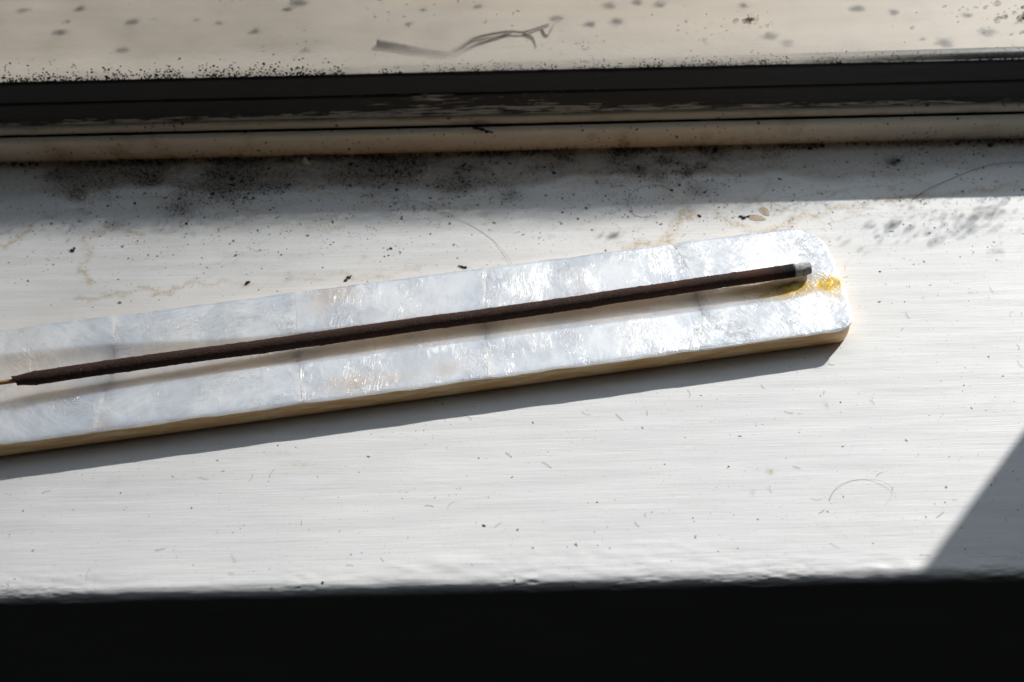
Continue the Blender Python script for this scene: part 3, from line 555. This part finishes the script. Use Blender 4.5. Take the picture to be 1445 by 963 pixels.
def grit(pts, size, label, mat=M_BLACK, name='grit', cat='grit', on=None, group='loose bits of grit', sz=.5):
    L = []
    for k, (c, r) in enumerate(pts):
        bm = bmesh.new(); bmesh.ops.create_icosphere(bm, subdivisions=2, radius=1)
        st = np.array([1 + .8 * random.random(), .6 + .5 * random.random(), sz]); ro = random.uniform(-.5, .5); V = []
        for v in bm.verts:
            p = np.array(v.co) * (1 + .55 * (random.random() - .5)) * st * r; V.append([c[0] + p[0] * math.cos(ro) - p[1] * math.sin(ro), c[1] + p[0] * math.sin(ro) + p[1] * math.cos(ro), c[2] + p[2]])
        F = [[v.index for v in f.verts] for f in bm.faces]; bm.free(); L.append((np.array(V), np.array(F)))
    o = link(name, mesh_np(name, *joinVF(L)), mat, None, False); return tag(o, label, cat, group)
P_ = lambda x, y, z=.2: onz(x, y, 0) + np.array([0, 0, z])
grit([(P_(350, 399), .62), (P_(348, 401), .4)], 1, 'round black grain on the stained sill behind the holder, left of a forked crumb')
grit([(P_(488, 396), .45), (P_(492, 392), .4), (P_(495, 390), .25)], 1, 'forked dark crumb at the far edge of the holder by a tan shell patch')
grit([(P_(652, 377), .5), (P_(656, 378), .45), (P_(648, 376), .3)], 1, 'small black crumb by the far edge of the holder near the pale hair')
grit([(P_(1045, 306), .55), (P_(1050, 308), .5), (P_(1056, 306), .35)], 1, 'black grit cluster beside the brown insect wings')
grit([(P_(102, 354), .5), (P_(105, 351), .4)], 1, 'dark brown crumb near the curling yellow stain line')
grit([(P_(683, 742, .1), .32)], 1, 'tiny brown crumb alone on the clean front part of the sill')
B_ = lambda x, y, Y=77.2, dz=0: ony(x, y, Y)
def bead_bits(pts, label):
    o = grit([(B_(px, py_, Y), r) for px, py_, Y, r in pts], 1, label, name='mould_lump', cat='mould', group='black lumps on the bead', sz=.8); return o
bead_bits([(672, 181, 77.6, .7), (680, 183, 77.4, .75), (687, 186, 77.1, .5), (693, 187, 77.0, .35)], 'large black lump hanging over the top of the cream bead')
bead_bits([(1017, 181, 77.5, .5), (1022, 181, 77.5, .6)], 'short black lump on the cream bead next to a long flat one')
bead_bits([(1247, 174, 77.6, .45), (1252, 174, 77.6, .5), (1257, 174.5, 77.6, .4)], 'long flat black sliver on the cream bead at the clean end')
c = onz(432, 233); Fl = np.array([[c[0] - 1.8, c[1] - .6, .1], [c[0] + 2.3, c[1] - .9, .1], [c[0] + .9, c[1] + .7, .2], [c[0] - .4, c[1] + 1.4, 2.4]]); Fb = Fl + np.array([0, .25, .0]); 
me = mesh_np('paint_flake', np.vstack([Fl, Fb]), [[0, 1, 2, 3], [7, 6, 5, 4], [0, 4, 5, 1], [1, 5, 6, 2], [2, 6, 7, 3], [3, 7, 4, 0]])
tag(link('paint_flake', me, M_FLAKE, None, False), 'small white triangular paint flake leaning against the mouldy bead base', 'paint flake')

def particles(name, C, R, tint, label, cat, flat=.5, axis=2, mat=M_VCOL):
    """many small irregular bodies in one mesh"""
    bm = bmesh.new(); bmesh.ops.create_icosphere(bm, subdivisions=1, radius=1); bv = np.array([v.co[:] for v in bm.verts]); bf = np.array([[v.index for v in f.verts] for f in bm.faces]); bm.free()
    n = len(C); V = bv[None] * (1 + .7 * (RNG.random((n, len(bv), 1)) - .5)); st = .6 + .9 * RNG.random((n, 1, 3)); st[:, :, axis] = flat; V = V * st
    ro = RNG.random(n) * 6.28; i, j2 = [k for k in range(3) if k != axis]; a, b_ = V[..., i].copy(), V[..., j2].copy(); V[..., i] = a * np.cos(ro)[:, None] - b_ * np.sin(ro)[:, None]; V[..., j2] = a * np.sin(ro)[:, None] + b_ * np.cos(ro)[:, None]
    V = V * np.asarray(R)[:, None, None] + np.asarray(C)[:, None]; F = (bf[None] + (np.arange(n) * len(bv))[:, None, None]).reshape(-1, 3)
    me = mesh_np(name, V.reshape(-1, 3), F); attr(me, 'tint', np.repeat(tint, len(bv), 0)); return tag(link(name, me, mat), label, cat, kind='stuff')
# dust on the sill
n = 900; dx = RNG.uniform(-178, 150, n); dy = RNG.uniform(-76, 70, n); C = np.stack([dx, dy, np.full(n, .05)], -1)
uu = dx * ce + dy * se; vvv = -dx * se + dy * ce; ok = ~((uu < 99) & (vvv > -18) & (vvv < 24)); C = C[ok]; n = len(C)
pal = np.array([[.10, .07, .05], [.04, .035, .03], [.22, .12, .06], [.26, .22, .18], [.16, .07, .05]]); particles('dust_specks', C, RNG.uniform(.03, .09, n) * (1 + (RNG.random(n) < .05) * 1.3), pal[RNG.integers(0, 5, n)], 'fine brown and black dust specks scattered on the white sill', 'dust')
n = len(MOULD_XY); C = np.column_stack([MOULD_XY, np.full(n, .03)]); particles('mould_specks', C, RNG.lognormal(-2.5, .62, n) * (.75 + .55 * MOULD_D), np.array([.012, .012, .012]) + RNG.random((n, 1)) ** 2 * np.array([.06, .05, .038]), 'black mould specks clustered over the back of the white sill', 'mould', .45)
# mould crust along the bead base and the foot of the glass
n = 2200; mx = RNG.uniform(-175, 175, n); dn = vn(mx / 7, 0, 401) * .6 + .4 * vn(mx / 2, 3, 402); keep = RNG.random(n) < sst(.32, .72, dn) * np.where(mx > 105, .35, 1); mx = mx[keep]; n = len(mx)
off = RNG.exponential(1.0, n); C = np.stack([mx, 77.3 - off, .15 + .1 * RNG.random(n)], -1); dark = RNG.random((n, 1)); particles('mould_crust', C, RNG.uniform(.12, .42, n) * np.exp(-off * .2), np.array([.022, .019, .014]) + dark * np.array([.03, .022, .012]), 'black mould crust along the foot of the cream bead', 'mould', .6)
n = 4200; mx = RNG.uniform(-185, 185, n); dn = .55 * vn(mx / 9, 0, 411) + .45 * vn(mx / 2.5, 3, 412) + .30 * (mx < -60); keep = RNG.random(n) < sst(.36, .70, dn); mx = mx[keep]; n = len(mx)
mz = 27.2 + RNG.exponential(1.1, n) * np.where(mx < -60, 1.5, 1.1); C = np.stack([mx, np.full(n, 84.98), mz], -1); particles('mould_fringe', C, RNG.uniform(.08, .24, n) * np.where(mx < -50, 1.5, 1.0), np.array([.022, .02, .015]) + RNG.random((n, 1)) * np.array([.05, .045, .03]), 'dark speckled mould fringe at the foot of the window glass', 'mould', .35, 1)
# sharp grime specks on the inner face of the pane, with one cluster
n = 190; mx = RNG.uniform(-190, 190, n); mz = 27.5 + 60 * RNG.random(n); C = [np.stack([mx, np.full(n, 85.0), mz], -1)]
for px, py_, k, s in [(1040, 38, 34, 3.2), (1020, 48, 8, 1.5), (425, 43, 8, 1.5), (800, 22, 6, 3), (590, 12, 8, 7), (1410, 25, 8, 4)]:
    c = ony(px, py_, 85); C.append(np.stack([RNG.normal(c[0], s, k), np.full(k, 85.0), RNG.normal(c[2], s * .7, k)], -1))
C = np.vstack(C); n = len(C); particles('grime_specks', C, RNG.uniform(.05, .16, n), np.full((n, 3), .03) + RNG.random((n, 1)) * .05, 'sharp dark grime specks on the inner face of the window glass', 'grime', .3, 1)
# dirt blots added where sun rays cross the pane, to cast soft sill shadows
def on_pane(px, py_): p = onz(px, py_); k = (87.0 - p[1]) / -SUN[1]; return p + -SUN * k
C = []; Rr = []
for px, py_, k, s, r in [(868, 340, 26, 1.5, .75), (890, 333, 8, 2.0, .5), (1160, 521, 9, 1.0, .7), (670, 312, 12, 1.5, .6), (1380, 318, 40, 6.0, 1.1), (1300, 320, 40, 8.0, 1.0), (1250, 330, 30, 7, .9), (1430, 340, 8, 5, .7), (1405, 365, 12, 1.2, .5), (1395, 580, 6, 2.0, .4), (1190, 345, 22, 8, .55), (1250, 355, 14, 7, .55), (310, 385, 10, 5, .4), (395, 400, 12, 4, .5), (360, 370, 10, 6, .4), (480, 372, 7, 5, .4), (520, 398, 6, 3, .45),
                         (790, 330, 10, 8, .5), (830, 318, 10, 7, .45), (560, 330, 10, 9, .45), (640, 330, 9, 7, .45), (240, 340, 8, 9, .45), (90, 400, 6, 4, .5), (160, 690, 4, 2, .4), (930, 405, 3, 1, .8)]:
    c = on_pane(px, py_)
    for _ in range(k):
        g = RNG.normal(0, 1, 2)
        C.append([c[0] + g[0] * s, 89.15, c[2] + g[1] * s * .55]); Rr.append(r * min(RNG.lognormal(-.35, .6), 2.0))
C = np.array(C); particles('shadow_blots', C, np.array(Rr), np.full((len(C), 3), .10), 'dirt blots added on the outer face of the window glass to cast soft shadows', 'dirt', .2, 1, M_BLOT)
# lint: short fine fibres
L = []
for k in range(110):
    x, y = random.uniform(-170, 150), random.uniform(-74, 60); u_, v_ = x * ce + y * se, -x * se + y * ce
    if u_ < 100 and -20 < v_ < 26: continue
    ln = random.uniform(1.0, 3.2); a = random.uniform(0, 6.28); cv = random.uniform(-.9, .9); pts = [(x + ln * s * math.cos(a + cv * s), y + ln * s * math.sin(a + cv * s), .08 + .12 * math.sin(3.1 * s)) for s in np.linspace(0, 1, 8)]
    L.append(tube_np(pts, .028 + .02 * random.random(), 4))
tag(link('lint', mesh_np('lint', *joinVF(L)), M_HAIRL), 'short fine lint fibres scattered on the white sill', 'lint', kind='stuff')
